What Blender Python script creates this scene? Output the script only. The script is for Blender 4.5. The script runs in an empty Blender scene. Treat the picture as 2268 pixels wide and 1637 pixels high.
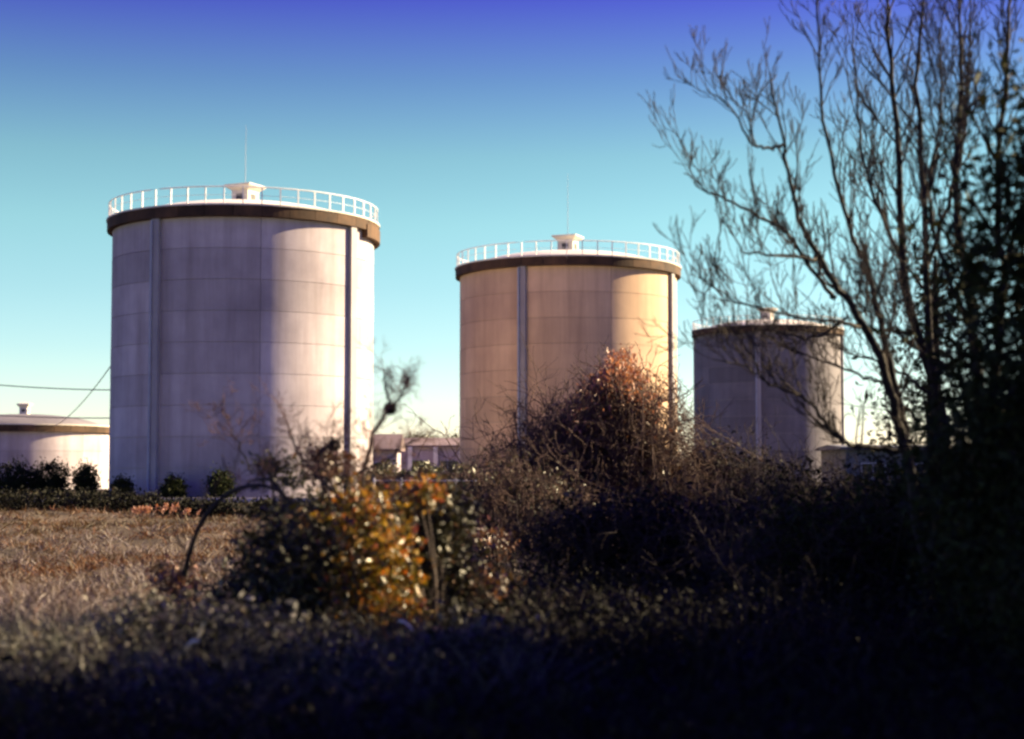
import bpy, math, random
import numpy as np
R = math.radians
rng = np.random.default_rng(7)
random.seed(7)
sc = bpy.context.scene
C = sc.collection

# ------------------------------------------------------------------ camera
EYE, PITCH, F, CX, CY = 1.6, math.atan(224 / 3600), 3600.0, 1134.0, 818.5
cam_d = bpy.data.cameras.new('camera')
cam = bpy.data.objects.new('camera', cam_d); C.objects.link(cam)
cam.location = (0, 0, EYE); cam.rotation_euler = (R(90) + PITCH, 0, 0)
cam_d.sensor_width = 36.0; cam_d.lens = 36.0 * F / 2268.0
cam_d.clip_start = 0.1; cam_d.clip_end = 6000
cam_d.dof.use_dof = True; cam_d.dof.focus_distance = 42.0; cam_d.dof.aperture_fstop = 1.1
sc.camera = cam

# ------------------------------------------------------------------ sky, sun, exposure
SUN_HEAD, SUN_EL = 70.0, 25.0
w = bpy.data.worlds.new('World'); sc.world = w; w.use_nodes = True
nt = w.node_tree; nt.nodes.clear()
def wn(t): return nt.nodes.new(t)
sky = wn('ShaderNodeTexSky'); sky.sky_type = 'NISHITA'; sky.sun_disc = False
sky.sun_elevation = R(SUN_EL); sky.sun_rotation = R(SUN_HEAD)
sky.air_density = 1.0; sky.dust_density = 0.3; sky.ozone_density = 3.0
tc = wn('ShaderNodeTexCoord'); sp = wn('ShaderNodeSeparateXYZ'); rp = wn('ShaderNodeValToRGB')
nt.links.new(tc.outputs['Generated'], sp.inputs[0]); nt.links.new(sp.outputs['Z'], rp.inputs[0])
e = rp.color_ramp.elements                       # deep slide-film blue: the sky darkens and turns violet with height
K = 0.56
stops = ((0.0, (1.85, 1.42, 1.32)), (0.035, (1.30, 1.30, 1.26)), (0.075, (1.05, 1.19, 1.13)), (0.11, (0.95, 1.14, 1.02)), (0.15, (0.90, 1.14, 0.93)), (0.19, (0.76, 0.98, 0.82)), (0.235, (0.50, 0.62, 0.78)), (0.285, (0.30, 0.23, 0.84)), (0.45, (0.38, 0.12, 1.50)), (1.0, (0.42, 0.12, 1.65)))
e[0].position = 0.0; e[1].position = 1.0
for _ in stops[1:-1]: e.new(0.5)
for el, (p, c) in zip(e, stops): el.position = p
for el, (p, c) in zip(e, stops): el.color = (*[K * v for v in c], 1)
mx = wn('ShaderNodeMix'); mx.data_type = 'RGBA'; mx.blend_type = 'MULTIPLY'; mx.inputs['Factor'].default_value = 1
bg = wn('ShaderNodeBackground'); bg.inputs['Strength'].default_value = 0.05
wo = wn('ShaderNodeOutputWorld')
nt.links.new(sky.outputs[0], mx.inputs['A']); nt.links.new(rp.outputs[0], mx.inputs['B'])
nt.links.new(mx.outputs['Result'], bg.inputs['Color']); nt.links.new(bg.outputs[0], wo.inputs[0])
sl = bpy.data.lights.new('sun', 'SUN'); sl.energy = 5.0; sl.angle = R(0.5); sl.color = (1.0, 0.79, 0.47)
so = bpy.data.objects.new('sun', sl); C.objects.link(so)
so.rotation_euler = (R(90 - SUN_EL), 0, R(180 - SUN_HEAD)); so.location = (60, 30, 40)
vs = sc.view_settings
vs.view_transform = 'Standard'; vs.look = 'None'; vs.gamma = 1.0; vs.use_curve_mapping = False; vs.exposure = 2.55
sc.cycles.use_denoising = True
sc.cycles.filter_width = 2.6
sc.cycles.max_bounces = 6; sc.cycles.transparent_max_bounces = 4

# ------------------------------------------------------------------ materials
def mat(name):
    m = bpy.data.materials.new(name); m.use_nodes = True
    n = m.node_tree.nodes; n.clear()
    return m, n, m.node_tree.links
def mixc(n, l, a, b, fac, mode='MIX'):
    x = n.new('ShaderNodeMix'); x.data_type = 'RGBA'; x.blend_type = mode
    for s, v in (('A', a), ('B', b), ('Factor', fac)):
        if isinstance(v, bpy.types.NodeSocket): l.new(v, x.inputs[s])
        else: x.inputs[s].default_value = v if s == 'Factor' else (*v, 1)
    return x.outputs['Result']
def ramp(n, l, src, stops):
    r = n.new('ShaderNodeValToRGB'); e = r.color_ramp.elements
    e[0].position, e[0].color = stops[0][0], (*stops[0][1], 1)
    e[1].position, e[1].color = stops[-1][0], (*stops[-1][1], 1)
    for p, c in stops[1:-1]:
        k = e.new(p); k.color = (*c, 1)
    l.new(src, r.inputs[0]); return r.outputs[0]
def noise(n, l, scale, detail=4, stretch=None, rough=0.55):
    t = n.new('ShaderNodeTexNoise'); t.inputs['Scale'].default_value = scale; t.inputs['Detail'].default_value = detail
    t.inputs['Roughness'].default_value = rough
    c = n.new('ShaderNodeNewGeometry'); src = c.outputs['Position']
    if stretch:
        mp = n.new('ShaderNodeMapping'); mp.inputs['Scale'].default_value = stretch
        l.new(src, mp.inputs[0]); src = mp.outputs[0]
    l.new(src, t.inputs['Vector']); return t.outputs['Fac']
def grey(a): return (a, a, a)
def surface(name, base, dark, scale=1.0, streak=0.4, rough=0.85, obj_var=0.12, bump=0.15, streak_col=None):
    m, n, l = mat(name)
    col = mixc(n, l, base, dark, ramp(n, l, noise(n, l, scale, 8, None, 0.62), [(0.32, grey(0)), (0.68, grey(1))]))
    st = ramp(n, l, noise(n, l, 1.0, 7, (1.1, 1.1, 0.07), 0.7), [(0.42, grey(0)), (0.72, grey(1))])
    fm = n.new('ShaderNodeMath'); fm.operation = 'MULTIPLY'; fm.inputs[1].default_value = streak; l.new(st, fm.inputs[0])
    col = mixc(n, l, col, streak_col or tuple(0.45 * x for x in dark), fm.outputs[0])
    oi = n.new('ShaderNodeObjectInfo')
    var = ramp(n, l, oi.outputs['Random'], [(0, grey(1 - obj_var)), (1, grey(1))])
    col = mixc(n, l, col, var, 1.0, 'MULTIPLY')
    b = n.new('ShaderNodeBsdfPrincipled'); l.new(col, b.inputs['Base Color']); b.inputs['Roughness'].default_value = rough
    b.inputs['Diffuse Roughness'].default_value = 0.2
    b.inputs['Specular IOR Level'].default_value = 0.2
    bp = n.new('ShaderNodeBump'); bp.inputs['Strength'].default_value = bump; bp.inputs['Distance'].default_value = 0.03
    l.new(noise(n, l, scale * 6, 5), bp.inputs['Height']); l.new(bp.outputs[0], b.inputs['Normal'])
    o = n.new('ShaderNodeOutputMaterial'); l.new(b.outputs[0], o.inputs[0])
    return m
def leafy(name, stops, rough=0.4, trans=0.3, spec=0.5):
    m, n, l = mat(name)
    at_ = n.new('ShaderNodeAttribute'); at_.attribute_name = 'tone'
    col = ramp(n, l, at_.outputs['Fac'], stops)
    b = n.new('ShaderNodeBsdfPrincipled'); l.new(col, b.inputs['Base Color']); b.inputs['Roughness'].default_value = rough
    b.inputs['Specular IOR Level'].default_value = spec
    o = n.new('ShaderNodeOutputMaterial')
    if trans:
        t = n.new('ShaderNodeBsdfTranslucent'); l.new(mixc(n, l, col, (1.0, 0.85, 0.35), 1.0, 'MULTIPLY'), t.inputs['Color'])
        ms = n.new('ShaderNodeMixShader'); ms.inputs[0].default_value = trans
        l.new(b.outputs[0], ms.inputs[1]); l.new(t.outputs[0], ms.inputs[2]); l.new(ms.outputs[0], o.inputs[0])
    else: l.new(b.outputs[0], o.inputs[0])
    return m
M = {}
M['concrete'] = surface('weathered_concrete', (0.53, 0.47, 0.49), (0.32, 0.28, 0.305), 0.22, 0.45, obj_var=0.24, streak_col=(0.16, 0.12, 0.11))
M['concrete_flare'] = surface('flare_tinted_concrete', (0.70, 0.49, 0.31), (0.50, 0.34, 0.23), 0.22, 0.45, obj_var=0.22, streak_col=(0.24, 0.15, 0.10))  # warm lens-flare cast put into the whole wall colour; streaks are weathering
M['concrete_dark'] = surface('vignette_dark_concrete', (0.20, 0.185, 0.20), (0.13, 0.12, 0.135), 0.30, 0.35, obj_var=0.25)  # lens vignetting over the far tank put into the concrete colour
M['pilaster'] = surface('pilaster_concrete', (0.36, 0.34, 0.35), (0.26, 0.25, 0.27), 0.5, 0.3)
M['joint'] = surface('dark_joint', (0.38, 0.35, 0.33), (0.28, 0.26, 0.25), 1.0, 0.2)
M['flange'] = surface('stained_rim_concrete', (0.13, 0.070, 0.036), (0.045, 0.028, 0.019), 0.9, 0.6, obj_var=0.5, streak_col=(0.045, 0.03, 0.022))
M['dome'] = surface('pale_roof_concrete', (0.68, 0.64, 0.56), (0.55, 0.50, 0.44), 0.5, 0.1)
M['white'] = surface('white_paint', (0.80, 0.78, 0.74), (0.72, 0.69, 0.64), 2.0, 0.15, rough=0.5)
M['pipe'] = surface('blue_grey_paint', (0.34, 0.36, 0.42), (0.26, 0.28, 0.34), 2.0, 0.2, rough=0.5)
M['hut'] = surface('hut_render', (0.62, 0.58, 0.52), (0.52, 0.48, 0.43), 1.5, 0.3)
M['dark_metal'] = surface('dark_metal', (0.06, 0.06, 0.065), (0.04, 0.04, 0.045), 3.0, 0.1, rough=0.5)
M['shed'] = surface('mauve_cladding', (0.46, 0.40, 0.45), (0.38, 0.33, 0.37), 0.6, 0.3)
M['roof'] = surface('brown_roofing', (0.20, 0.15, 0.15), (0.15, 0.11, 0.11), 0.8, 0.2)
M['greywall'] = surface('slate_wall', (0.10, 0.11, 0.14), (0.07, 0.08, 0.10), 0.8, 0.2)
M['glass'] = surface('window_glass', (0.03, 0.035, 0.045), (0.02, 0.025, 0.03), 1, 0, rough=0.1)
M['bark'] = surface('dark_bark', (0.030, 0.024, 0.021), (0.016, 0.013, 0.013), 6.0, 0.3, bump=0.5)
M['twig'] = surface('twig_bark', (0.045, 0.031, 0.026), (0.028, 0.020, 0.018), 6.0, 0.1)
M['bramble'] = surface('red_bramble_cane', (0.10, 0.055, 0.042), (0.05, 0.032, 0.028), 5.0, 0.1)
M['red_twig'] = surface('red_twig_bark', (0.13, 0.065, 0.05), (0.08, 0.045, 0.038), 6.0, 0.1)
M['pale_stick'] = surface('bleached_stalk', (0.70, 0.66, 0.56), (0.6, 0.55, 0.45), 5.0, 0.1, rough=0.4)
M['evergreen'] = leafy('evergreen_leaf', [(0, (0.012, 0.018, 0.008)), (0.6, (0.025, 0.032, 0.012)), (1, (0.03, 0.022, 0.012))], 0.7, 0.08, 0.05)
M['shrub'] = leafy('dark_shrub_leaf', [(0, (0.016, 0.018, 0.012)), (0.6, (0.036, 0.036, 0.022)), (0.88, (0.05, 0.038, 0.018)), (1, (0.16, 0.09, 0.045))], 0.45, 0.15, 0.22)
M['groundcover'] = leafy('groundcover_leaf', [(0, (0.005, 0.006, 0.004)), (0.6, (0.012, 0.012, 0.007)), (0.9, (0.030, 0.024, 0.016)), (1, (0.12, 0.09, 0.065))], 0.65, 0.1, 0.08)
M['grey_scrub'] = leafy('grey_scrub_leaf', [(0, (0.014, 0.015, 0.010)), (0.5, (0.058, 0.058, 0.046)), (0.85, (0.11, 0.10, 0.084)), (1, (0.20, 0.16, 0.12))], 0.45, 0.15, 0.25)
M['amber'] = leafy('amber_leaf', [(0, (0.015, 0.018, 0.007)), (0.35, (0.05, 0.045, 0.010)), (0.6, (0.20, 0.125, 0.015)), (0.8, (0.32, 0.11, 0.02)), (0.9, (0.36, 0.07, 0.03)), (1, (0.42, 0.30, 0.12))], 0.30, 0.40, 0.5)
M['russet'] = leafy('russet_leaf', [(0, (0.035, 0.022, 0.016)), (0.5, (0.07, 0.04, 0.028)), (0.85, (0.17, 0.08, 0.055)), (1, (0.32, 0.16, 0.11))], 0.4, 0.3)
M['topiary'] = leafy('topiary_leaf', [(0, (0.025, 0.030, 0.012)), (0.7, (0.055, 0.06, 0.02)), (1, (0.16, 0.14, 0.03))], 0.45, 0.2)
M['grass'] = leafy('dry_grass', [(0, (0.04, 0.03, 0.018)), (0.35, (0.062, 0.036, 0.014)), (0.55, (0.105, 0.042, 0.016)), (0.75, (0.060, 0.044, 0.036)), (1, (0.125, 0.100, 0.104))], 0.55, 0.2, 0.2)
M['reed'] = leafy('reed_plume', [(0, (0.20, 0.085, 0.065)), (0.5, (0.32, 0.14, 0.11)), (1, (0.46, 0.25, 0.19))], 0.5, 0.35)

m, n, l = mat('field_soil')
col = ramp(n, l, noise(n, l, 0.25, 8), [(0.3, (0.028, 0.022, 0.015)), (0.5, (0.055, 0.042, 0.028)), (0.7, (0.09, 0.068, 0.046))])
b = n.new('ShaderNodeBsdfPrincipled'); l.new(col, b.inputs['Base Color']); b.inputs['Roughness'].default_value = 0.95; b.inputs['Specular IOR Level'].default_value = 0.1
bp = n.new('ShaderNodeBump'); bp.inputs['Distance'].default_value = 0.1; l.new(noise(n, l, 6, 8), bp.inputs['Height']); l.new(bp.outputs[0], b.inputs['Normal'])
o = n.new('ShaderNodeOutputMaterial'); l.new(b.outputs[0], o.inputs[0]); M['soil'] = m

# ------------------------------------------------------------------ helpers
def at(px, py, Y):
    """point at depth Y whose place in a 2268x1637 print of the photograph is (px, py)"""
    dx, dy = (px - CX) / F, (CY - py) / F
    t = Y / (math.cos(PITCH) - dy * math.sin(PITCH))
    return np.array((dx * t, Y, EYE + (math.sin(PITCH) + dy * math.cos(PITCH)) * t))
def tag(o, label=None, cat=None, group=None, kind=None):
    for k, v in (('label', label), ('category', cat), ('group', group), ('kind', kind)):
        if v: o[k] = v
    return o
def empty(name, loc=(0, 0, 0), rz=0.0):
    o = bpy.data.objects.new(name, None); C.objects.link(o); o.location = tuple(float(v) for v in loc); o.rotation_euler = (0, 0, rz); o.empty_display_size = 0.3
    return o
def link(name, me, material, parent=None):
    if not me.materials: me.materials.append(material)
    o = bpy.data.objects.new(name, me); C.objects.link(o)
    if parent: o.parent = parent
    return o
def mesh(name, V, Fc, smooth=False):
    me = bpy.data.meshes.new(name); me.from_pydata([tuple(map(float, v)) for v in V], [], Fc)
    if smooth: me.polygons.foreach_set('use_smooth', [True] * len(me.polygons))
    me.validate(); me.update(); return me
def tri_mesh(name, V, T, tone=None, quads=False):
    k = 4 if quads else 3
    V = np.asarray(V, dtype=np.float32); T = np.asarray(T, dtype=np.int32)
    me = bpy.data.meshes.new(name); me.vertices.add(len(V)); me.vertices.foreach_set('co', V.ravel())
    me.loops.add(T.size); me.loops.foreach_set('vertex_index', T.ravel())
    me.polygons.add(len(T)); me.polygons.foreach_set('loop_start', np.arange(0, T.size, k, dtype=np.int32))
    if tone is not None:
        a = me.attributes.new('tone', 'FLOAT', 'POINT'); a.data.foreach_set('value', np.asarray(tone, dtype=np.float32))
    me.update(calc_edges=True)
    return me
def box_vf(c, s, V=None, Fc=None):
    V = [] if V is None else V; Fc = [] if Fc is None else Fc
    b0 = len(V); x, y, z = c; a, b, h = s[0] / 2, s[1] / 2, s[2] / 2
    V += [(x - a, y - b, z - h), (x + a, y - b, z - h), (x + a, y + b, z - h), (x - a, y + b, z - h), (x - a, y - b, z + h), (x + a, y - b, z + h), (x + a, y + b, z + h), (x - a, y + b, z + h)]
    Fc += [tuple(b0 + i for i in f) for f in ((3, 2, 1, 0), (4, 5, 6, 7), (0, 1, 5, 4), (1, 2, 6, 5), (2, 3, 7, 6), (3, 0, 4, 7))]
    return V, Fc
def box(name, c, s, material, parent=None, rz=0.0):
    V, Fc = box_vf((0, 0, 0), s)
    o = link(name, mesh(name, V, Fc), material, parent); o.location = tuple(float(v) for v in c); o.rotation_euler.z = rz
    return o
def arc(name, r0, r1, z0, z1, a0, a1, k):
    """closed curved block between two radii, heights and angles"""
    V, Fc = [], []
    for i in range(k + 1):
        a = a0 + (a1 - a0) * i / k; c, s = math.cos(a), math.sin(a)
        V += [(r0 * c, r0 * s, z0), (r1 * c, r1 * s, z0), (r1 * c, r1 * s, z1), (r0 * c, r0 * s, z1)]
    for i in range(k):
        p, q = 4 * i, 4 * i + 4
        for j in range(4):
            j2 = (j + 1) % 4; Fc.append((p + j, q + j, q + j2, p + j2))
    Fc += [(0, 1, 2, 3), (4 * k + 3, 4 * k + 2, 4 * k + 1, 4 * k)]
    return mesh(name, V, Fc)
def lathe(name, prof, k=64):
    V, Fc = [], []
    for r, z in prof:
        V += [(r * math.cos(2 * math.pi * i / k), r * math.sin(2 * math.pi * i / k), z) for i in range(k)]
    for j in range(len(prof) - 1):
        for i in range(k):
            i2 = (i + 1) % k; Fc.append((j * k + i, j * k + i2, (j + 1) * k + i2, (j + 1) * k + i))
    return mesh(name, V, Fc)
def tubes(name, lines, sides=4):
    """lines: list of (points Nx3, radii N) -> one mesh of tapered tubes"""
    VV, QQ, b0 = [], [], 0
    ang = np.arange(sides) * 2 * np.pi / sides
    for P, rad in lines:
        P = np.asarray(P, float); rad = np.asarray(rad, float); N = len(P)
        T = np.gradient(P, axis=0); T /= np.linalg.norm(T, axis=1, keepdims=True) + 1e-9
        ref = np.array((0.31, 0.93, 0.2)) if abs(T[0] @ np.array((0.31, 0.93, 0.2))) < 0.9 else np.array((1., 0, 0))
        A = np.cross(T, ref); A /= np.linalg.norm(A, axis=1, keepdims=True) + 1e-9
        B = np.cross(T, A)
        ring = P[:, None, :] + rad[:, None, None] * (np.cos(ang)[None, :, None] * A[:, None, :] + np.sin(ang)[None, :, None] * B[:, None, :])
        VV.append(ring.reshape(-1, 3))
        i = np.arange(N - 1)[:, None] * sides; j = np.arange(sides)[None, :]; j2 = (j + 1) % sides
        QQ.append(np.stack([i + j, i + j2, i + sides + j2, i + sides + j], -1).reshape(-1, 4) + b0)
        b0 += N * sides
    me = tri_mesh(name, np.concatenate(VV), np.concatenate(QQ), quads=True)
    me.polygons.foreach_set('use_smooth', np.ones(len(me.polygons), dtype=bool))
    return me
def unit(v): return v / (np.linalg.norm(v, axis=-1, keepdims=True) + 1e-9)
def smooth_line(P, k=4):
    """Catmull-Rom through the points P"""
    P = np.asarray(P, float); Q = np.vstack([2 * P[0] - P[1], P, 2 * P[-1] - P[-2]]); out = []
    for i in range(1, len(Q) - 2):
        for t in np.arange(k) / k:
            a, b, c, d = Q[i - 1], Q[i], Q[i + 1], Q[i + 2]
            out.append(0.5 * (2 * b + (c - a) * t + (2 * a - 5 * b + 4 * c - d) * t * t + (3 * b - a - 3 * c + d) * t ** 3))
    return np.array(out + [Q[-2]])
def leaves(name, P, size, tone, aspect=0.45, up=0.0, D=None):
    """a folded leaf (two triangles) at each point"""
    N = len(P); d = unit(rng.normal(size=(N, 3)) + np.array((0, 0, up))) if D is None else D
    s = unit(np.cross(d, rng.normal(size=(N, 3)))); nrm = np.cross(d, s)
    L = (size * rng.uniform(0.55, 1.3, N) * np.where(rng.uniform(size=N) < .15, 1.7, 1.0))[:, None]
    V = np.stack([P, P + d * L * .5 + s * L * aspect * .5 + nrm * L * .12, P + d * L, P + d * L * .5 - s * L * aspect * .5 + nrm * L * .12], 1).reshape(-1, 3)
    b0 = np.arange(N)[:, None] * 4
    T = np.concatenate([b0 + np.array((0, 2, 1)), b0 + np.array((0, 3, 2))], 0)
    return tri_mesh(name, V, T, np.repeat(tone, 4))
def clumps(ells, n_clump, per, spread, shell=0.55):
    """points in lumpy clusters through a union of ellipsoids [(centre, radii)]"""
    vol = np.array([np.prod(r) ** .67 for _, r in ells]); pick = rng.choice(len(ells), n_clump, p=vol / vol.sum())
    c = np.array([ells[i][0] for i in pick], float); r = np.array([ells[i][1] for i in pick], float)
    cc = c + unit(rng.normal(size=(n_clump, 3))) * (rng.uniform(shell ** 3, 1.08, n_clump) ** (1 / 3))[:, None] * r
    sp_ = spread * rng.uniform(0.5, 1.5, n_clump)
    P = cc[:, None, :] + rng.normal(size=(n_clump, per, 3)) * sp_[:, None, None]
    ct = rng.uniform(-0.22, 0.22, n_clump)
    tone = np.clip(rng.beta(2, 2.4, (n_clump, per)) + ct[:, None], 0, 1)
    P = P.reshape(-1, 3); P[:, 2] = np.maximum(P[:, 2], 0.03)
    return P, tone.ravel()
def grow(p, d, length, r, level, out, kids=4, lift=0.35, wob=0.25, spread=0.9, r_min=0.004, n=6):
    """a bending shoot with side shoots; collects (points, radii)"""
    d = unit(np.asarray(d, float)); pts = [np.asarray(p, float)]; dirs = [d]
    for i in range(n):
        d = unit(d + np.array((0, 0, lift / n)) + rng.normal(size=3) * wob / math.sqrt(n)); dirs.append(d)
        pts.append(pts[-1] + d * length / n)
    out.append((np.array(pts), np.linspace(r, max(r * .35, r_min), n + 1)))
    if level <= 0: return
    for k in range(kids):
        t = random.uniform(0.3, 1.0); i = min(int(t * n), n)
        side = unit(rng.normal(size=3)); nd = unit(dirs[i] + side * spread * random.uniform(.6, 1.2))
        grow(pts[i], nd, length * random.uniform(.35, .65), max(r * (1 - .5 * t) * .6, r_min), level - 1, out, kids, lift, wob, spread, r_min, n=max(4, n - 1))

# ------------------------------------------------------------------ ground
def height(x, y): return 0.10 * math.sin(x * .31 + 1.0) * math.cos(y * .22) + 0.06 * math.sin(x * .9 + y * .7) if 6 < y < 75 else 0.0
gx = [-2500, -800, -300, -120] + [-60 + 2 * i for i in range(61)] + [120, 300, 800, 2500]
gy = [-300, -60, -10, 0] + [4 + 1.5 * i for i in range(48)] + [80, 100, 150, 300, 800, 3500]
V = [(x, y, height(x, y) if abs(x) < 60 else 0) for y in gy for x in gx]; nx = len(gx)
Fc = [(j * nx + i, j * nx + i + 1, (j + 1) * nx + i + 1, (j + 1) * nx + i) for j in range(len(gy) - 1) for i in range(nx - 1)]
ground = link('ground', mesh('ground', V, Fc, True), M['soil']); tag(ground, kind='structure')
def gz(x, y): return height(x, y) if abs(x) < 60 else 0.0

# ------------------------------------------------------------------ water tanks
RW, RF = 7.70, 8.02
def shared(key, fn, store={}):
    if key not in store: store[key] = fn()
    return store[key]
def make_tank(label, head, dist, base_z, pil_head, wall_h, lifts, wallmat, railing=True, hut_w=1.15, hut_h=1.0, hut_turn=0.0, rod=4.0, dome_mat='dome', group='concrete water tanks', box_seg=False, pilasters=True):
    a = R(head); t = empty('water_tank', (dist * math.sin(a), dist * math.cos(a), base_z), R(90 - pil_head))
    tag(t, label, 'tank', group)
    top = wall_h
    core = link('wall_core', shared(('core', wall_h), lambda: lathe('wall_core', [(RW - .06, -.5), (RW - .06, top + .4)], 96)), M['joint'], t)
    hl = (wall_h + .11) / lifts
    pk = ('panel', wall_h, lifts, wallmat)
    for i in range(lifts):
        z0 = i * hl
        for s in range(8):
            pm = shared((*pk, 'm'), lambda: arc('wall_panel', RW - .10, RW, .012, hl - .012, 0.0018, math.pi / 4 - .0018, 40))
            p = link('wall_panel', pm, M[wallmat], t); p.location = (0, 0, z0); p.rotation_euler.z = s * math.pi / 4
            # each pour sits a little proud or shy of its neighbours
            q = 1 + random.uniform(-.0006, .0006); p.scale = (q, q, 1)
    if pilasters:
        for s in range(4):
            an = s * math.pi / 2
            p = link('pilaster', shared(('pil', wall_h), lambda: arc('pilaster', RW - .04, RW + .24, -.2, top + .106, -.034, .034, 2)), M['pilaster'], t); p.rotation_euler.z = an
            if s in (1, 3):
                ln = [(np.array([(RW + .30, -.20 * 1.0, -.2), (RW + .30, -.20, top * .5), (RW + .30, -.20, top)]), np.full(3, .075))]
                q = link('downpipe', shared(('pipe', wall_h), lambda: tubes('downpipe', ln, 8)), M['pipe'], t); q.rotation_euler.z = an
    nseg = 32
    for s in range(nseg):                     # the overhanging walkway rim, block by block
        p = link('rim_block', shared('rim', lambda: arc('rim_block', RW - .5, RF, .11, .70, .0012, 2 * math.pi / nseg - .0012, 5)), M['flange'], t)
        p.location = (0, 0, top); p.rotation_euler.z = 2 * math.pi * s / nseg
        c = link('rim_cap', shared('cap', lambda: arc('rim_cap', RW - .5, RF + .05, .703, .79, .0008, 2 * math.pi / nseg - .0008, 5)), M['dome'], t)
        c.location = (0, 0, top); c.rotation_euler.z = 2 * math.pi * s / nseg
    if box_seg:
        p = link('overflow_box', arc('overflow_box', RW + .015, RF + .06, -.30, .45, .16, 1.0, 10), M['flange'], t); p.location = (0, 0, top)
    z = top + .79
    Rd = RW - .45
    link('dome_roof', shared(('dome', dome_mat), lambda: mesh_smooth(lathe('dome_roof', [(Rd, -.4)] + [(Rd * math.cos(u), .0 + 1.45 * math.sin(u) if u else 0) for u in np.linspace(0, math.pi / 2 - .01, 14)], 64))), M[dome_mat], t).location = (0, 0, top + .45)
    if railing:
        for s in range(48):
            an = 2 * math.pi * s / 48
            p = link('railing_post', shared('post', lambda: mesh('railing_post', *box_vf((RF - .10, 0, .47), (.062, .062, .94)))), M['white'], t)
            p.location = (0, 0, z); p.rotation_euler.z = an
        for zz, rr in ((.95, .035), (.48, .012)):
            th = np.linspace(0, 2 * math.pi, 97)
            ln = [(np.stack([(RF - .10) * np.cos(th), (RF - .10) * np.sin(th), np.full(97, zz)], 1), np.full(97, rr))]
            p = link('top_rail' if zz > .9 else 'mid_rail', shared(('rail', zz), lambda: tubes('rail', ln, 6)), M['white'], t); p.location = (0, 0, z)
    hz = top + .45 + 1.40
    h = empty_part('vent_house', t, (0, 0, hz), R(hut_turn) - t.rotation_euler.z)
    link('hut_wall', mesh('hut_wall', *box_vf((0, 0, hut_h / 2), (hut_w, hut_w, hut_h))), M['hut'], h)
    W1, W2 = hut_w * .55, hut_w * .78
    V = [(x * W1, y * W1, hut_h + .003) for x, y in ((-1, -1), (1, -1), (1, 1), (-1, 1))] + [(x * W2, y * W2, hut_h + .22) for x, y in ((-1, -1), (1, -1), (1, 1), (-1, 1))] + [(x * W2, y * W2, hut_h + .32) for x, y in ((-1, -1), (1, -1), (1, 1), (-1, 1))] + [(0, 0, hut_h + .45)]
    Fq = [(3, 2, 1, 0)] + [(i, (i + 1) % 4, 4 + (i + 1) % 4, 4 + i) for i in range(4)] + [(4 + i, 4 + (i + 1) % 4, 8 + (i + 1) % 4, 8 + i) for i in range(4)] + [(8 + i, 8 + (i + 1) % 4, 12) for i in range(4)]
    link('hut_roof', mesh('hut_roof', V, Fq), M['hut'], h)
    for s in range(4):
        lv = link('louvre', mesh('louvre', *box_vf((0, -hut_w / 2 - .012, hut_h * .55), (hut_w * .42, .02, hut_h * .4))), M['dark_metal'], h); lv.rotation_euler.z = s * math.pi / 2
    if rod:
        link('lightning_rod', tubes('lightning_rod', [(np.array([(0, 0, hut_h + .4), (0, 0, hut_h + .4 + rod * .5), (0.02, 0, hut_h + .4 + rod)]), np.array((.022, .016, .008)))], 6), M['pipe'], h)
    return t
def mesh_smooth(me):
    me.polygons.foreach_set('use_smooth', [True] * len(me.polygons)); return me
def empty_part(name, parent, loc, rz):
    o = empty(name, loc, rz); o.parent = parent; return o

tank_a = make_tank('widest grey concrete tank with rusty overflow box under its rim and white railing', -9.40, 98.0, 0.0, 119, 15.5, 9, 'concrete', hut_turn=-25, rod=3.6, box_seg=True)
tank_b = make_tank('concrete tank tinted buff for lens flare, with white railing, rising behind the big russet bramble mound', 1.98, 115.4, -.35, 115, 15.5, 9, 'concrete_flare', hut_turn=-22, rod=4.4)
tank_c = make_tank('concrete tank coloured dark for vignetting, with domed roof seen through the bare tree branches', 8.96, 175.0, .2, 106, 15.5, 9, 'concrete_dark', hut_turn=-28, rod=0)
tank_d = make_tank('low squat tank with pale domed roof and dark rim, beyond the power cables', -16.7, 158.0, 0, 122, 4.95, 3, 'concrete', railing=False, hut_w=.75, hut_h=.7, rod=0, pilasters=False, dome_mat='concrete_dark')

# cables from the tall tank to the low one and away to the west
def cable(name, a, b, sag, label):
    t = np.linspace(0, 1, 14)[:, None]; P = np.asarray(a) * (1 - t) + np.asarray(b) * t; P[:, 2] -= (4 * sag * t * (1 - t))[:, 0]
    tag(link(name, tubes(name, [(P, np.full(14, .035))], 5), M['dark_metal']), label, 'cable', 'overhead cables')
ta = np.array(tank_a.location); td = np.array(tank_d.location)
c_end = at(122, 944, 150.4)
cable('overhead_cable', at(255, 797, 101), c_end, .5, 'thin cable sloping from the tall tank down to the low tank rim')
cable('overhead_cable', at(262, 864, 101), at(-260, 822, 112), .3, 'thin nearly level cable crossing the sky above the low tank roof')
cable('overhead_cable', at(258, 926, 102), at(-200, 905, 125), .2, 'thin cable passing in front of the low tank dome')
def pole(x, y, h, label):
    t = empty('utility_pole', (x, y, 0)); tag(t, label, 'pole')
    link('pole', tubes('pole', [(np.array([(0, 0, -.5), (0, 0, h * .5), (0, 0, h)]), np.array((.16, .14, .11)))], 10), M['bark'], t)
    box('cross_arm', (0, 0, h - .5), (.12, 1.8, .12), M['bark'], t)
q = at(-260, 822, 112); pole(q[0], q[1], q[2] + .3, 'wooden utility pole carrying the level cable')

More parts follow.
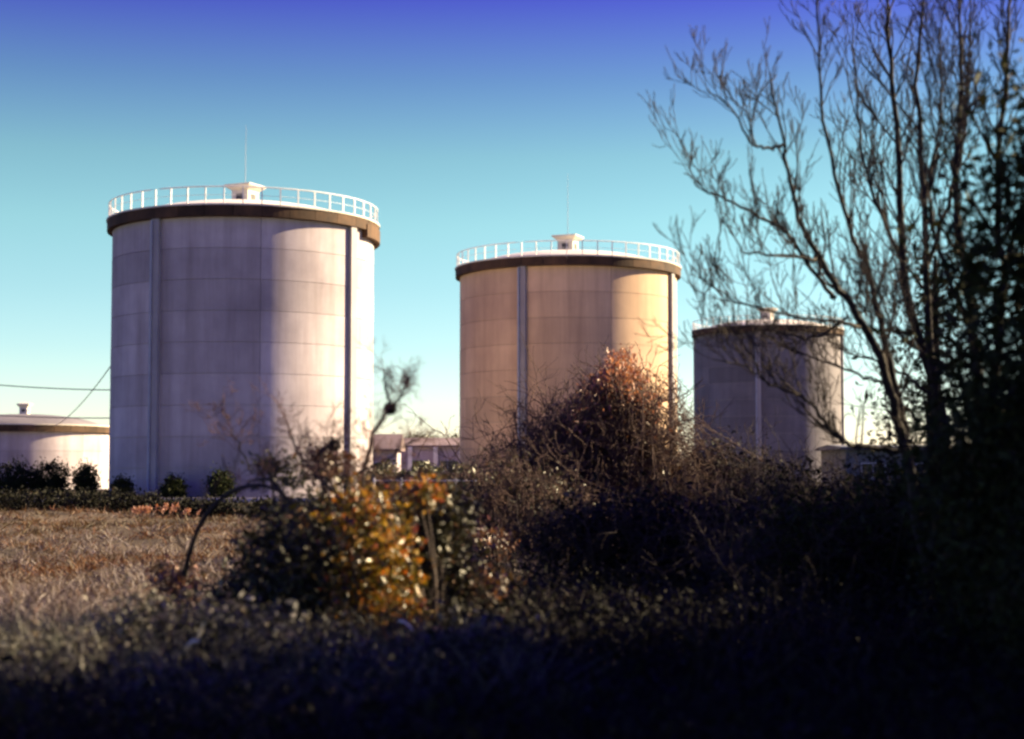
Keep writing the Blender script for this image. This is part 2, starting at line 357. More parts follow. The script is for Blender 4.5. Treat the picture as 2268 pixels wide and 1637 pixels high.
# concrete apron and kerb round the tall tank
box('kerb', (-15, 82.6, .10), (19, .35, .24), M['concrete']); tag(bpy.data.objects['kerb'], kind='structure')
box('apron', (-37, 141, .02), (6, 8, .08), M['dome']); tag(bpy.data.objects['apron'], kind='structure')

# ------------------------------------------------------------------ sheds and fence between the tanks
def shed(x0, x1, Y, depth, h, roof_rise, label, wall, roofm, n_col=0, windows=0, colmat='white'):
    xm, W = (x0 + x1) / 2, x1 - x0
    t = empty('shed', (xm, Y + depth / 2, 0)); tag(t, label, 'building')
    box('wall', (0, 0, h / 2), (W, depth, h), M[wall], t)
    a, d = W / 2 + .35, depth / 2 + .4
    V = [(-a, -d, h + .004), (a, -d, h + .004), (a, d, h + .004), (-a, d, h + .004), (-a, -d, h + .16), (a, -d, h + .16), (a, d, h + .16), (-a, d, h + .16), (-a, 0, h + roof_rise), (a, 0, h + roof_rise)]
    link('roof', mesh('roof', V, [(3, 2, 1, 0), (0, 1, 5, 4), (2, 3, 7, 6), (4, 5, 9, 8), (6, 7, 8, 9), (1, 2, 6, 9, 5), (3, 0, 4, 8, 7)]), M[roofm], t)
    for i in range(n_col):
        x = -W / 2 + .6 + (W - 1.2) * i / max(n_col - 1, 1)
        box('column', (x, -depth / 2 - .25, h / 2), (.38, .38, h - .01), M[colmat], t)
    for i in range(windows):
        x = -W / 2 + W * (i + .5) / windows
        f = box('window', (x, -depth / 2 - .02, h * .55), (1.5, .06, 1.0), M['pipe'], t)
        for s in (-1, 1): box('pane', (s * .36, -.035, 0), (.64, .03, .86), M['glass'], f)
    return t
shed(-12.2, 3.0, 148, 7, 3.75, .9, 'long low mauve shed with white posts between the two tall tanks', 'shed', 'roof', 7, 6)
shed(-14, -9.9, 140, 5, 3.3, 1.5, 'small gabled hut with brown roof in front of the long shed', 'shed', 'roof', 0, 1)
shed(20.5, 44, 100, 8, 2.9, .35, 'dark slate low building behind the bare tree trunks', 'greywall', 'greywall', 0, 7)

def fence(x0, x1, Y, n, h, label):
    t = empty('pipe_fence', ((x0 + x1) / 2, Y, 0)); tag(t, label, 'fence'); W = x1 - x0
    for i in range(n + 1): box('fence_post', (-W / 2 + W * i / n, 0, h / 2), (.10, .10, h), M['white'], t)
    for zz in (.28, h - .12): box('fence_rail', (0, -.09, zz), (W, .06, .07), M['white'], t)
fence(-6.6, -1.4, 78, 4, 1.25, 'pale pipe rail fence in front of clipped shrubs by the shed')

# ------------------------------------------------------------------ shrubs and hedges near the tanks
def shrub(name, loc, ells, n, per, spread, size, m, label, cat='shrub', group=None, stems=3, aspect=.5, shell=.5):
    t = empty(name, loc); tag(t, label, cat, group)
    P, tone = clumps(ells, n, per, spread, shell)
    link('foliage', leaves('foliage', P, size, tone, aspect), M[m], t)
    if stems:
        out = []
        for i in range(stems):
            c, r = ells[i % len(ells)]; c = np.asarray(c, float)
            b = np.array((c[0] * .3 + random.uniform(-.1, .1), c[1] * .3, -.1)); tip = c + rng.normal(size=3) * np.asarray(r) * .3
            mid = (b + tip) / 2 + rng.normal(size=3) * .08
            out.append((smooth_line([b, mid, tip], 4), np.linspace(.05, .012, 9) * max(.6, min(2.0, r[2]))))
        link('stem', tubes('stem', out, 5), M['twig'], t)
    return t
topi = [(385, 1082, 42, 88, 'narrow rounded shrub against the shaded wall, beside the tall tank downpipe'), (490, 1073, 56, 88, 'tall rounded clipped shrub against the tall tank, nearest the arched cane'), (270, 1085, 40, 89, 'small rounded shrub at the far corner of the tall tank wall'),
        (191, 1066, 84, 98, 'columnar dark shrub standing in front of the low tank apron'), (112, 1062, 90, 100, 'broad dark shrub beside the columnar shrub, below the low tank'), (28, 1068, 100, 100, 'spreading dark shrub at the end of the shrub row below the low tank')]
for px, py, hh, Y, lab in topi:
    top = at(px, py - hh * .42, Y); H = top[2]; W_ = {385: .42, 490: .5, 270: .4, 191: .6, 112: 1.1, 28: 1.7}[px]
    shrub('clipped_shrub', (top[0], Y, 0), [((0, 0, H * .55), (W_, W_, H * .45)), ((0, 0, H * .3), (W_ * .9, W_ * .9, H * .3))], 240, 26, .17, .14, 'evergreen', lab, group='clipped shrubs along the tanks', shell=.4)
for px, py, Wd, Y, lab in ((850, 1032, 1.2, 84, 'clipped grey green shrub behind the fence, beside the gabled hut'), (938, 1030, 1.15, 84, 'clipped shrub with yellow top in the middle of the fence row'), (1022, 1034, 1.0, 84, 'clipped shrub behind the last fence panel by the buff tank')):
    top = at(px, py, Y); H = top[2]
    shrub('clipped_shrub', (top[0], Y, 0), [((0, 0, H * .55), (Wd, Wd, H * .45)), ((0, 0, H * .35), (Wd * 1.05, Wd, H * .35))], 300, 26, .13, .15, 'topiary', lab, group='clipped shrubs behind the fence', shell=.8)
def hedge(x0, x1, Y, h, d, n, label, m='groundcover'):
    t = empty('low_hedge', ((x0 + x1) / 2, Y, 0)); tag(t, label, 'hedge')
    W = x1 - x0; cc = np.stack([rng.uniform(-W / 2, W / 2, n), rng.uniform(-d / 2, d / 2, n), rng.uniform(.05, h, n)], 1)
    P = (cc[:, None] + rng.normal(size=(n, 24, 3)) * .10).reshape(-1, 3); P[:, 2] = np.maximum(P[:, 2], .02)
    link('foliage', leaves('foliage', P, .11, rng.beta(2, 3, len(P)), .5), M[m], t)
    P = []
    for i in range(int(W / .5)):
        x = -W / 2 + .25 + i * .5; P.append((np.array([(x, 0, -.1), (x + random.uniform(-.1, .1), random.uniform(-.1, .1), h * .8)]), np.array((.03, .01))))
    link('stem', tubes('stem', P, 4), M['twig'], t)
hedge(-13.2, -5.2, 60, .42, 2.4, 520, 'low dark clipped hedge across the field in front of the tall tank')
hedge(-22, -13.6, 63, .75, 2.6, 620, 'ragged dark hedge below the low tank and columnar shrubs')
hedge(-5.0, 3.5, 66, .55, 2.0, 420, 'low russet hedge running past the pipe fence', 'russet')

def far_tree(px, py, Y, rx, label):
    top = at(px, py, Y); H = top[2]; t = empty('far_tree', (top[0], Y, 0)); tag(t, label, 'tree', 'trees behind the shed')
    link('trunk', tubes('trunk', [(np.array([(0, 0, -.3), (.1, 0, H * .4), (0, 0, H * .8)]), np.array((.22, .16, .05)))], 7), M['bark'], t)
    P, tone = clumps([((0, 0, H * .75), (rx, rx, H * .25)), ((rx * .5, 0, H * .62), (rx * .7, rx, H * .2))], 150, 26, .3, .4)
    link('crown', leaves('crown', P, .28, tone), M['russet' if 'russet' in label else 'topiary'], t)
far_tree(938, 962, 172, 1.9, 'dark round tree rising over the long shed roof')
far_tree(862, 966, 176, 2.6, 'russet tree behind the gabled hut roof')
far_tree(1010, 965, 180, 1.8, 'small dark tree at the edge of the buff tank, behind the shed')

# ------------------------------------------------------------------ dry grass on the field
def blades(name, P, hgt, wid, tone, lean, material):
    N = len(P); d = unit(rng.normal(size=(N, 3)) * np.array((lean, lean, .15)) + np.array((0, 0, 1.0)))
    s = unit(np.cross(d, rng.normal(size=(N, 3)))); L = (hgt * rng.uniform(.5, 1.4, N))[:, None]; W = (wid * rng.uniform(.7, 1.3, N))[:, None]
    bend = unit(rng.normal(size=(N, 3)) * np.array((1, 1, 0.01))) * L * .28
    V = np.stack([P - s * W, P + s * W, P + d * L * .55 + s * W * .8, P + d * L * .55 - s * W * .8, P + d * L + bend], 1).reshape(-1, 3)
    b0 = np.arange(N)[:, None] * 5
    T = np.concatenate([b0 + np.array(t) for t in ((0, 1, 2), (0, 2, 3), (3, 2, 4))], 0)
    return tag(link(name, tri_mesh(name, V, T, np.repeat(tone, 5)), material), kind='stuff')
def vnoise(x, y): return .5 + .25 * np.sin(x * .9 + 1.3 * np.sin(y * .35)) * np.cos(y * .5 + x * .2) + .25 * np.sin(x * .37 - y * .23 + 1.)
def field(n_tuft, y0, y1, per, hgt, wid, xr=.36):
    u = rng.uniform(0, 1, n_tuft); Y = 1 / ((1 / y0) * (1 - u) + (1 / y1) * u); X = rng.uniform(-xr, .30, n_tuft) * (Y + 3)
    P = np.stack([X, Y, np.array([gz(a, b) for a, b in zip(X, Y)])], 1)
    P = np.repeat(P, per, 0); P[:, :2] += rng.normal(size=(len(P), 2)) * .09
    return P
P = field(22000, 7.5, 62, 9, .3, .01)
base = np.clip(np.interp(P[:, 1], [8, 18, 30, 36, 45, 60], [.95, .98, .88, .55, .45, .40]) + np.interp(P[:, 1], [10, 26, 36], [.5, .6, 1.0]) * ((vnoise(P[:, 0], P[:, 1]) - .5) * .9 + (vnoise(P[:, 0] * 3.1 + 4, P[:, 1] * 2.3) - .5) * .7), 0, 1)
blades('dry_grass', P, np.interp(P[:, 1], [8, 60], [.17, .28]), np.interp(P[:, 1], [8, 60], [.005, .012]), np.clip(base + rng.normal(size=len(P)) * .15, 0, 1), 1.3, M['grass'])

# ------------------------------------------------------------------ foreground scrub
def bush_px(name, pts, Y, m, label, n, per, spread, size, cat='shrub', group=None, dscale=1.0, aspect=.45, shell=.45):
    """pts: (px, py, rx, ry) lobes given by their place and size at depth Y"""
    w0 = [at(p[0], p[1], Y + (i % 3 - 1) * .5 * dscale) for i, p in enumerate(pts)]
    o = np.array((np.mean([q[0] for q in w0]), Y, 0)); k = Y / F
    ells = [(q - o, (p[2] * k, max(p[2], p[3]) * k * .9 * dscale, p[3] * k)) for q, p in zip(w0, pts)]
    return shrub(name, o, ells, n, per, spread, size, m, label, cat, group, stems=5, aspect=aspect, shell=shell)
bush_px('broadleaf_shrub', [(815, 1165, 90, 70), (840, 1290, 85, 110), (800, 1400, 100, 80), (880, 1390, 60, 70)], 13.4, 'amber', 'amber and yellow leaved shrub catching the sun under the bare forked shrub', 420, 22, .07, .055)
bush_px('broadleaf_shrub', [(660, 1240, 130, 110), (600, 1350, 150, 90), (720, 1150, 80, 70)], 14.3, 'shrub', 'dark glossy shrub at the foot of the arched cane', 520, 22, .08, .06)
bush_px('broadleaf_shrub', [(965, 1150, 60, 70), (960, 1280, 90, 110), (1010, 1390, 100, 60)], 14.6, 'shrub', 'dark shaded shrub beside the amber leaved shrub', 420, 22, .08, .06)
bush_px('broadleaf_shrub', [(735, 1012, 55, 24), (720, 1045, 50, 30)], 15.2, 'russet', 'russet clump of clinging leaves among the bare forked branches', 60, 22, .05, .05, shell=.2)
bush_px('broadleaf_shrub', [(600, 1035, 34, 22), (640, 1060, 34, 26)], 15.4, 'topiary', 'small yellow green sprig rising behind the arched cane', 34, 22, .05, .05, shell=.2)
bush_px('broadleaf_shrub', [(940, 1085, 36, 24), (905, 1110, 30, 26)], 13.8, 'amber', 'orange topped sprig above the amber leaved shrub', 40, 22, .045, .05, shell=.2)
low = [(330, 1400, 120, 70, 12.6, 'low dark scrub plant with pale glints where the dry field ends'), (520, 1430, 130, 80, 12.2, 'low dark scrub plant with two bleached stalks lying in it'), (690, 1470, 120, 80, 11.9, 'low dark scrub plant before the amber leaved shrub'),
       (120, 1490, 150, 80, 11.6, 'low dark scrub plant before the open dry field'), (380, 1560, 170, 80, 10.6, 'low black scrub plant in front of the bleached stalks'), (860, 1500, 120, 60, 11.6, 'low grey green scrub plant at the shaded foot of the amber shrub'), (1040, 1450, 110, 60, 12.0, 'low grey green scrub plant with a pale stone beside it')]
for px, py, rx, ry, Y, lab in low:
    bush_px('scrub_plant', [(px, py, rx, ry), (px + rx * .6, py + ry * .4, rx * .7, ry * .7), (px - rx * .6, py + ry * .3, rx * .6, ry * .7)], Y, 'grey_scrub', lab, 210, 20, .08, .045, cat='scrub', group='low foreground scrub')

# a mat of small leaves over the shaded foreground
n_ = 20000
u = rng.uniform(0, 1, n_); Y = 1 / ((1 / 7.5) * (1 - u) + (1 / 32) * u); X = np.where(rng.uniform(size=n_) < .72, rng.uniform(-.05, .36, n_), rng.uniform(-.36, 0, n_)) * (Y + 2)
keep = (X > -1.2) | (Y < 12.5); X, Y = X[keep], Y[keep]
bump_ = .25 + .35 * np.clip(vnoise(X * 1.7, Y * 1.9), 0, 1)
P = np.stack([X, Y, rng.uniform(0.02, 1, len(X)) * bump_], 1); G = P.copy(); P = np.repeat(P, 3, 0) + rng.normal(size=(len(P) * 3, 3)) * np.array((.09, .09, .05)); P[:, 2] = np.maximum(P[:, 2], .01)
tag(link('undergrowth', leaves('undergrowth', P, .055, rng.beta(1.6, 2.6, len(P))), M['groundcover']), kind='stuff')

G = np.repeat(G[::2], 3, 0); G[:, :2] += rng.normal(size=(len(G), 2)) * .08; G[:, 2] = 0.0
blades('weeds', G, .42, .006, rng.beta(1.8, 2.2, len(G)), .9, M['groundcover'])
n_ = 2600; Y = rng.uniform(9.2, 14.5, n_); X = rng.uniform(-.34, .02, n_) * Y
G = np.repeat(np.stack([X, Y, np.zeros(n_)], 1), 8, 0); G[:, :2] += rng.normal(size=(len(G), 2)) * .07
blades('rough_grass', G, .50, .0045, np.clip(rng.normal(size=len(G)) * .25 + .55 + .35 * (vnoise(G[:, 0] * 3, G[:, 1] * 3) - .5), 0, 1), 1.0, M['grey_scrub'])
for i in range(26):                                     # dead stems standing out of the undergrowth
    Y = random.uniform(9.5, 17); x = random.uniform(-.22, .24) * Y; out = []
    for k in range(3): grow((random.uniform(-.15, .15), random.uniform(-.15, .15), 0), (random.uniform(-.5, .5), random.uniform(-.4, .4), 1), random.uniform(.5, .95), .006, 1, out, 4, -.1, .5, .8, .002)
    t = empty('dead_stem', (x, Y, 0)); tag(t, 'bare dead weed stem standing in the dark undergrowth', 'weed', 'dead weed stems'); link('stem', tubes('stem', out, 4), M['twig'], t)
# bleached stalks and stones lying in the scrub
def stalk(p0, p1, Y, r, label):
    a, b = at(*p0, Y), at(*p1, Y - .25); mid = (a + b) / 2 + np.array((0, 0, .02))
    tag(link('bleached_stalk', tubes('bleached_stalk', [(smooth_line([a, mid, b], 4), np.linspace(r, r * .5, 9) * 1.5)], 6), M['pale_stick']), label, 'stalk', 'bleached stalks in the scrub')
stalk((413, 1436), (442, 1420), 11.2, .012, 'short thick bleached stalk lying in the scrub, topmost of the broken pair')
stalk((441, 1410), (456, 1378), 11.2, .008, 'thin bleached stalk leaning up from the broken pair')
stalk((478, 1500), (488, 1483), 10.6, .007, 'small bleached stalk end below the broken pair')
stalk((885, 1375), (915, 1398), 11.6, .006, 'thin bleached stalk at the foot of the amber shrub')
def stone(px, py, Y, r, label):
    q = at(px, py, Y); V, Fc = [], []
    me = lathe('pale_stone', [(r * math.sin(t) * 1.2 + .001, -r * .7 * math.cos(t)) for t in np.linspace(0.02, math.pi - .02, 7)], 9)
    for v in me.vertices: v.co *= 1 + random.uniform(-.18, .18)
    o = tag(link('pale_stone', me, M['pale_stick']), label, 'stone', 'pale stones'); o.location = tuple(map(float, q))
stone(1080, 1466, 11.6, .022, 'small pale stone in the shaded grey green scrub'); stone(556, 1325, 12.0, .02, 'small pale stone in the scrub above the broken stalks')

# ------------------------------------------------------------------ arched cane and bare forked shrub
def px_line(pts, Y0, Y1, k=5):
    n = len(pts); return smooth_line([at(p[0], p[1], Y0 + (Y1 - Y0) * i / (n - 1)) for i, p in enumerate(pts)], k)
def local(lines, o): return [(P - np.asarray(o), r) for P, r in lines]
ln = px_line([(408, 1275), (420, 1225), (445, 1160), (490, 1105), (545, 1078), (600, 1080), (640, 1110), (665, 1165), (680, 1240)], 14.6, 14.0)
o_ = (ln[0][0], ln[0][1], 0)
t = empty('arched_cane', o_); tag(t, 'thick dark woody cane bent into an arch over the dry field', 'branch')
link('cane', tubes('cane', local([(ln, np.linspace(.027, .013, len(ln)))], o_), 8), M['bark'], t)
tw = []
for i in range(4, len(ln) - 2, 3): grow(ln[i], (random.uniform(-1, 1), 0, 1), random.uniform(.12, .4), .005, 1, tw, 3)
link('twigs', tubes('twigs', local(tw, o_), 3), M['twig'], t)

def traced(name, label, cat, limbs, base, twig, m='bark', mt='twig', group=None):
    """limbs: (pixel points, depth at start, depth at end, r0, r1); twig: dict of side shoot settings"""
    t = empty(name, base); tag(t, label, cat, group); allt = []
    for i, (pts, Y0, Y1, r0, r1) in enumerate(limbs):
        L = px_line(pts, Y0, Y1); L[1:-1] += rng.normal(size=(len(L) - 2, 3)) * twig.get('jit', .01)
        link('trunk' if i < twig.get('trunks', 1) else 'branch', tubes('branch', local([(L, np.linspace(r0, r1, len(L)))], base), 7), M[m], t)
        T = unit(np.gradient(L, axis=0))
        for j in range(twig.get('skip', 3), len(L)):
            for _ in range(twig['n']):
                if random.random() < twig['p']:
                    side = unit(rng.normal(size=3)); f = j / len(L)
                    d = unit(T[j] * .8 + side * twig['spread'] + np.array(twig['bias']))
                    grow(L[j], d, random.uniform(*twig['len']) * (1.15 - .4 * f), max(min(r0 * (1 - f) * .45 + r1 * .5, twig['rmax']), twig['rmin']), twig['level'], allt, twig['kids'], twig['lift'], twig.get('wob', .35), twig.get('cspread', .8), twig['rmin'])
    link('twigs', tubes('twigs', local(allt, base), 3), M[mt], t)
    return t
b_ = at(800, 1160, 14.0); b_[2] = 0
traced('bare_shrub', 'leafless forked shrub with dark knots, rising over the amber leaved shrub', 'shrub', [
    ([(800, 1290), (795, 1150), (800, 1080), (815, 1000), (838, 940), (862, 905), (855, 860), (848, 820)], 14.0, 14.3, .032, .006),
    ([(862, 905), (880, 890), (895, 860), (905, 838)], 14.25, 14.4, .014, .005),
    ([(790, 1120), (760, 1060), (790, 1050), (850, 1020), (900, 985), (930, 970)], 14.1, 13.7, .02, .005),
    ([(795, 1160), (740, 1090), (690, 1040), (660, 1000), (640, 950), (632, 930)], 14.0, 14.6, .02, .005),
    ([(700, 1050), (715, 1000), (738, 985), (770, 950)], 14.3, 14.5, .016, .005),
    ([(780, 1130), (800, 1090), (850, 1075), (890, 1060)], 13.9, 13.5, .02, .008),
    ([(640, 1110), (600, 1070), (560, 1060), (540, 1075)], 14.4, 14.6, .02, .005),
    ([(560, 1050), (535, 1000), (515, 960), (505, 925), (480, 900)], 15.2, 15.6, .010, .003),
], b_, dict(n=2, p=.55, spread=1.0, bias=(0, 0, .3), len=(.10, .42), rmax=.0045, rmin=.0016, level=2, kids=4, lift=.2, wob=.6, skip=4, trunks=1), mt='red_twig')
for px, py, Y, r, lab in ((864, 905, 14.25, .05, 'small dark knot of twigs in the fork of the bare shrub'), (740, 986, 14.45, .05, 'small dark knot of twigs before the tall tank pilaster')):
    q = at(px, py, Y); out = []
    for i in range(70):
        d = unit(rng.normal(size=3)); s = unit(np.cross(d, rng.normal(size=3))); out.append((np.array([q + d * r * .6 - s * r, q + d * r, q + d * r * .6 + s * r]), np.full(3, .006)))
    tag(link('twig_nest', tubes('twig_nest', out, 3), M['bark']), lab, 'nest', 'twig knots')

# ------------------------------------------------------------------ bramble thicket before the buff tank
def thicket(name, label, mounds, Y, n_stem, length, r, m, cat='thicket', leaf=None, leaf_n=0, leaf_size=.07, lift=-.55):
    pts = [at(p[0], p[1], Y) for p in mounds]; k = Y / F; o = np.array((np.mean([p[0] for p in pts]), Y, 0))
    t = empty(name, o); tag(t, label, cat); out = []
    for q, p in zip(pts, mounds):
        H = max(q[2], .4); rad = p[2] * k
        for i in range(n_stem):
            b = np.array((q[0] + random.gauss(0, rad * .6), Y + random.gauss(0, rad * .6), 0)); hh = H * math.exp(-((b[0] - q[0]) / rad) ** 2 * .7) * random.uniform(.55, 1.03)
            P0 = b; top = b + np.array((random.gauss(0, .5), random.gauss(0, .4), hh)); end = top + np.array((random.gauss(0, .8), random.gauss(0, .5), -random.uniform(.1, .5) * hh))
            L = smooth_line([P0, P0 * .35 + top * .65 + rng.normal(size=3) * .15, top, end], 4)
            out.append((L, np.linspace(r, r * .35, len(L))))
            for j in range(4, len(L), 2):
                grow(L[j], rng.normal(size=3) + np.array((0, 0, .4)), random.uniform(*length), r * .5, 1, out, 3, .1, .5, .9, r * .3, n=4)
    link('canes', tubes('canes', local(out, o), 3), M[m], t)
    if leaf:
        ells = [((q[0] - o[0], 0, q[2] * .45), (p[2] * k, p[2] * k * .8, q[2] * .52)) for q, p in zip(pts, mounds)]
        P, tone = clumps(ells, leaf_n, 20, .16, .35); link('foliage', leaves('foliage', P, leaf_size, tone, .45), M[leaf], t)
    return t
thicket('bramble_thicket', 'big mound of tangled russet brambles in front of the buff tank', [(1375, 805, 95), (1295, 865, 115), (1435, 880, 75), (1205, 945, 115)], 31, 120, (.4, 1.0), .016, 'bramble', leaf='russet', leaf_n=520, leaf_size=.08)
mound = bpy.data.objects['bramble_thicket']
st, PP = [], []
for i in range(300):
    px = random.gauss(1345, 52); q = at(px, 800 + abs(px - 1365) * 1.0 + abs(random.gauss(0, 45)), 31 + random.gauss(0, .5)) - np.array(mound.location)
    L = smooth_line([q - np.array((random.uniform(-.2, .1), 0, .5)), q, q + np.array((random.uniform(-.05, .25), random.gauss(0, .1), random.uniform(.1, .35)))], 4); st.append((L, np.linspace(.010, .004, len(L))))
    PP.append(L[rng.integers(3, len(L), 14)] + rng.normal(size=(14, 3)) * .05)
link('seed_stalks', tubes('seed_stalks', st, 3), M['bramble'], mound)['kind'] = 'stuff'; P = np.concatenate(PP)
link('seed_heads', leaves('seed_heads', P, .10, rng.uniform(0, .8, len(P)), .25, 1.2), M['reed'], mound)
thicket('bramble_thicket', 'lower dark bramble slope with russet leaves beside the pipe fence', [(1130, 1020, 80), (1200, 1040, 90), (1080, 1065, 50)], 28, 60, (.3, .7), .012, 'bramble', leaf='shrub', leaf_n=360, leaf_size=.07)
thicket('bramble_thicket', 'dark tangled scrub at the foot of the buff tank and the domed tank', [(1500, 985, 70), (1580, 965, 80), (1660, 1000, 90)], 33, 60, (.3, .9), .013, 'twig', leaf='groundcover', leaf_n=520, leaf_size=.08)
thicket('bramble_thicket', 'dark scrub mound between the domed tank and the bare tree', [(1760, 1030, 90), (1860, 1060, 100), (1950, 1050, 90)], 27, 50, (.3, .8), .012, 'twig', leaf='groundcover', leaf_n=560, leaf_size=.08)
thicket('bramble_thicket', 'shaded bramble bank below the russet mound', [(1300, 1110, 110), (1450, 1090, 110), (1600, 1110, 110)], 22, 40, (.3, .6), .010, 'twig', leaf='groundcover', leaf_n=620, leaf_size=.07)
thicket('bramble_thicket', 'shaded bramble bank at the foot of the bare tree', [(1780, 1120, 130), (1960, 1110, 130), (2150, 1100, 130)], 19, 36, (.3, .6), .010, 'twig', leaf='evergreen', leaf_n=700, leaf_size=.07)
for px, py, Y, lab in ((1085, 1195, 24, 'sunlit pinkish tuft of dry leaves beside the dark shaded shrub'), (985, 1190, 25, 'small sunlit pinkish tuft between the dark shrub and the bramble slope'), (1055, 1300, 15, 'dim russet tuft at the edge of the shaded scrub'), (385, 1290, 16.5, 'red brown tuft of dry leaves at the foot of the arched cane')):
    bush_px('dry_tuft', [(px, py, 38, 24), (px + 22, py + 14, 30, 20)], Y, 'russet', lab, 46, 20, .08, .06, cat='tuft', group='dry leafy tufts', shell=.2)

# ------------------------------------------------------------------ reeds at the hedge
for i, (px, py, Y) in enumerate(((280, 1130, 54), (305, 1132, 54), (330, 1128, 54), (372, 1128, 55), (410, 1140, 55))):
    top = at(px, py - 8, Y); o_ = np.array((top[0], Y, 0)); t = empty('reed_clump', o_)
    tag(t, 'feathery pinkish reed plumes in front of the dark hedge', 'reeds', 'reed plumes by the hedge'); st, PP = [], []
    for k in range(4):
        b = np.array((random.gauss(0, .12), random.gauss(0, .1), 0)); tp = b + np.array((random.uniform(.1, .5), random.gauss(0, .1), top[2] * random.uniform(.75, 1.1)))
        L = smooth_line([b, b * .5 + tp * .5 + np.array((-.05, 0, .05)), tp], 4); st.append((L, np.linspace(.012, .006, len(L))))
        u_ = rng.uniform(.55, 1.05, 30)[:, None]; PP.append(b * (1 - u_) + tp * u_ + rng.normal(size=(30, 3)) * .03)
    link('stalks', tubes('stalks', st, 3), M['bramble'], t)['kind'] = 'stuff'; P = np.concatenate(PP)
    link('plume', leaves('plume', P, .09, rng.uniform(0, 1, len(P)), .25, 1.5), M['reed'], t)

# ------------------------------------------------------------------ bare trees
TW = dict(n=2, p=.50, spread=.75, bias=(0.02, 0, .50), len=(.28, .95), rmax=.015, rmin=.0042, level=2, kids=3, lift=.75, wob=.30, skip=6, trunks=1, jit=.012)
b_ = at(2010, 1080, 17.5); b_[2] = 0
traced('bare_tree', 'leafless tree leaning over the domed tank with long upswept branches', 'tree', [
    ([(2060, 1330), (2030, 1120), (1988, 927), (1931, 755), (1860, 640), (1796, 544), (1758, 435), (1729, 288), (1704, 160)], 17.5, 16.4, .066, .008),
    ([(2010, 1000), (1994, 895), (1955, 740), (1924, 607), (1879, 499), (1831, 307), (1815, 128), (1806, -60)], 17.6, 17.2, .045, .008),
    ([(1850, 660), (1828, 640), (1739, 518), (1643, 460), (1560, 422), (1515, 384)], 17.0, 16.2, .028, .006),
    ([(1810, 565), (1790, 576), (1694, 563), (1649, 556), (1611, 499)], 16.8, 16.0, .022, .006),
    ([(1735, 320), (1700, 330), (1662, 313), (1620, 237), (1566, 198)], 16.5, 16.0, .020, .006),
    ([(1905, 725), (1867, 716), (1739, 697), (1611, 659), (1573, 620)], 17.0, 16.2, .022, .006),
    ([(1990, 1000), (1919, 988), (1876, 984), (1834, 946), (1787, 885), (1707, 853), (1659, 815), (1579, 796)], 17.4, 16.6, .030, .006),
    ([(1880, 700), (1800, 750), (1700, 730), (1600, 725), (1545, 690)], 17.2, 17.0, .016, .005),
    ([(1960, 850), (1900, 830), (1820, 800), (1740, 770), (1690, 735)], 17.4, 17.6, .018, .005),
], b_, TW)
b_ = at(2080, 1080, 18.5); b_[2] = 0
traced('bare_tree', 'straight stemmed leafless tree behind the leaning one', 'tree', [
    ([(2110, 1320), (2097, 959), (2008, 640), (1988, 320), (1969, 96), (1960, -80)], 18.5, 18.8, .07, .012),
    ([(2078, 959), (2058, 703), (2046, 448), (2033, 192), (2046, -60)], 18.4, 18.0, .055, .012),
    ([(2040, 760), (1990, 560), (1930, 420), (1900, 250), (1890, 60)], 18.5, 19.2, .03, .008),
    ([(2050, 600), (2110, 420), (2140, 250), (2150, 0)], 18.3, 18.0, .03, .008),
    ([(2090, 900), (1990, 820), (1900, 790), (1850, 770)], 18.4, 17.9, .022, .006),
], b_, {**TW, 'n': 3, 'len': (.4, 1.3), 'p': .62})
b_ = at(2200, 1080, 16.5); b_[2] = 0
traced('bare_tree', 'dense twiggy leafless tree against the dark evergreens', 'tree', [
    ([(2190, 1400), (2180, 1000), (2150, 700), (2120, 450), (2130, 200), (2120, -60)], 16.5, 16.2, .07, .012),
    ([(2180, 1000), (2220, 700), (2210, 420), (2230, 150), (2240, -60)], 16.5, 16.8, .055, .012),
    ([(2150, 720), (2080, 560), (2060, 400), (2085, 250), (2080, 60)], 16.4, 15.8, .03, .008),
    ([(2170, 880), (2080, 800), (2010, 760), (1950, 700)], 16.4, 15.8, .025, .006),
    ([(2220, 600), (2290, 400), (2320, 180)], 16.6, 16.9, .03, .008),
], b_, {**TW, 'n': 3, 'len': (.4, 1.3), 'p': .68})

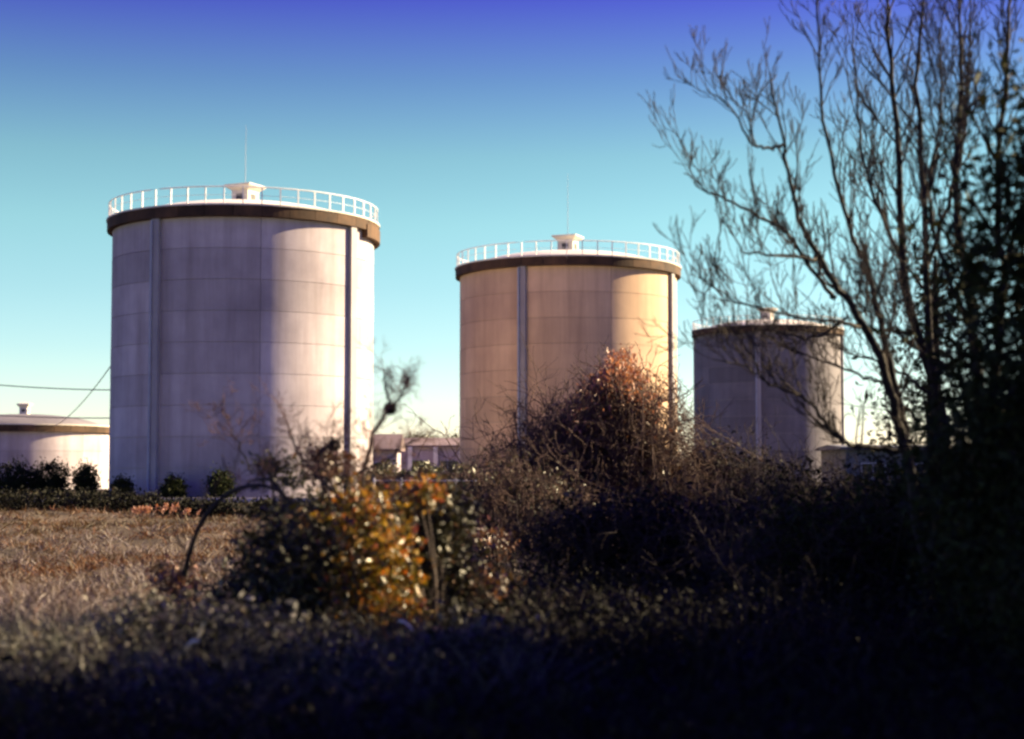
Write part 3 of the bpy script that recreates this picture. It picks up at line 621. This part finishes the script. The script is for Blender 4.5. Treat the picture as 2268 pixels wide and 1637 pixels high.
# ------------------------------------------------------------------ evergreens at the right, with unseen ones added to cast shade
def evergreen_mesh(H, W, n, seed):
    ells = [((0, 0, H * .30), (W, W, H * .26)), ((W * .15, 0, H * .55), (W * .85, W * .85, H * .26)), ((-W * .1, 0, H * .8), (W * .5, W * .5, H * .2)), ((-W * .4, .2, H * .2), (W * .8, W * .8, H * .18)), ((W * .4, -.2, H * .22), (W * .8, W * .8, H * .2))]
    P, tone = clumps(ells, n, 34, .20, .35); return leaves('crown', P, .09, tone, .4)
em = [evergreen_mesh(5.6, 1.5, 900, 1), evergreen_mesh(4.6, 1.7, 900, 2), evergreen_mesh(5.0, .85, 800, 3), evergreen_mesh(5.0, .9, 230, 4)]
tr = [tubes('trunk', [(np.array([(0, 0, -.3), (.05, 0, h * .5), (0, 0, h * .9)]), np.array((.16, .11, .03)))], 7) for h in (5.6, 4.6, 5.0, 5.0)]
LOWB = 'low dark evergreen bush added to shade the undergrowth, under the bare trees'  # added as a sun blocker, low enough to leave the amber shrub lit
EDGE = 'dark evergreen added out of view to shade the foreground'  # unseen trees, added to throw shade over the right foreground
ev = [(4.05, 12.4, 2, .95, 'slim dark evergreen standing before the twiggy bare tree'), (5.2, 12.5, 2, 1.0, 'taller slim dark evergreen close behind the slim one'), (4.95, 18.9, 3, .90, 'thin see-through evergreen among the bare tree stems'), (4.4, 10.6, 1, .62, 'squat bushy dark evergreen beside the shaded undergrowth'), (6.2, 11.6, 0, 1.1, EDGE), (4.9, 14.6, 1, .48, LOWB), (5.1, 15.9, 1, .48, LOWB), (5.3, 17.3, 1, .50, LOWB), (5.6, 18.8, 1, .50, LOWB),
      (9.4, 11.4, 0, 1.35, EDGE), (7.7, 19.1, 1, .95, 'bushy dark evergreen added to shade the undergrowth, beyond the twiggy tree'), (7.4, 15.0, 0, 1.0, EDGE), (11.6, 12.6, 0, 1.4, EDGE), (10.5, 21.3, 1, 1.4, EDGE), (12.8, 33.5, 0, 1.2, EDGE), (13.6, 26.4, 1, 1.6, EDGE), (11, 25.5, 1, 1.6, 'broad dark evergreen added for its shade, standing apart beyond the bare trees'), (12.5, 30, 0, 1.2, EDGE), (9.8, 24.6, 1, 1.3, 'broad dark evergreen added for its shade behind the twiggy bare tree'), (7.6, 9.2, 1, 1.2, EDGE), (15, 27, 0, 1.4, EDGE), (6.2, 7.2, 1, 1.0, EDGE), (15.5, 34, 0, 1.2, EDGE)]  # the bushy and broad ones are added to darken the brush with shade
for i, (x, y, k, s, lab) in enumerate(ev):
    t = empty('evergreen_tree', (x, y, 0), random.uniform(0, 6.28)); t.scale = (s, s, s); tag(t, lab, 'tree', 'evergreens along the wood edge')
    link('trunk', tr[k], M['bark'], t); link('crown', em[k], M['evergreen'], t)
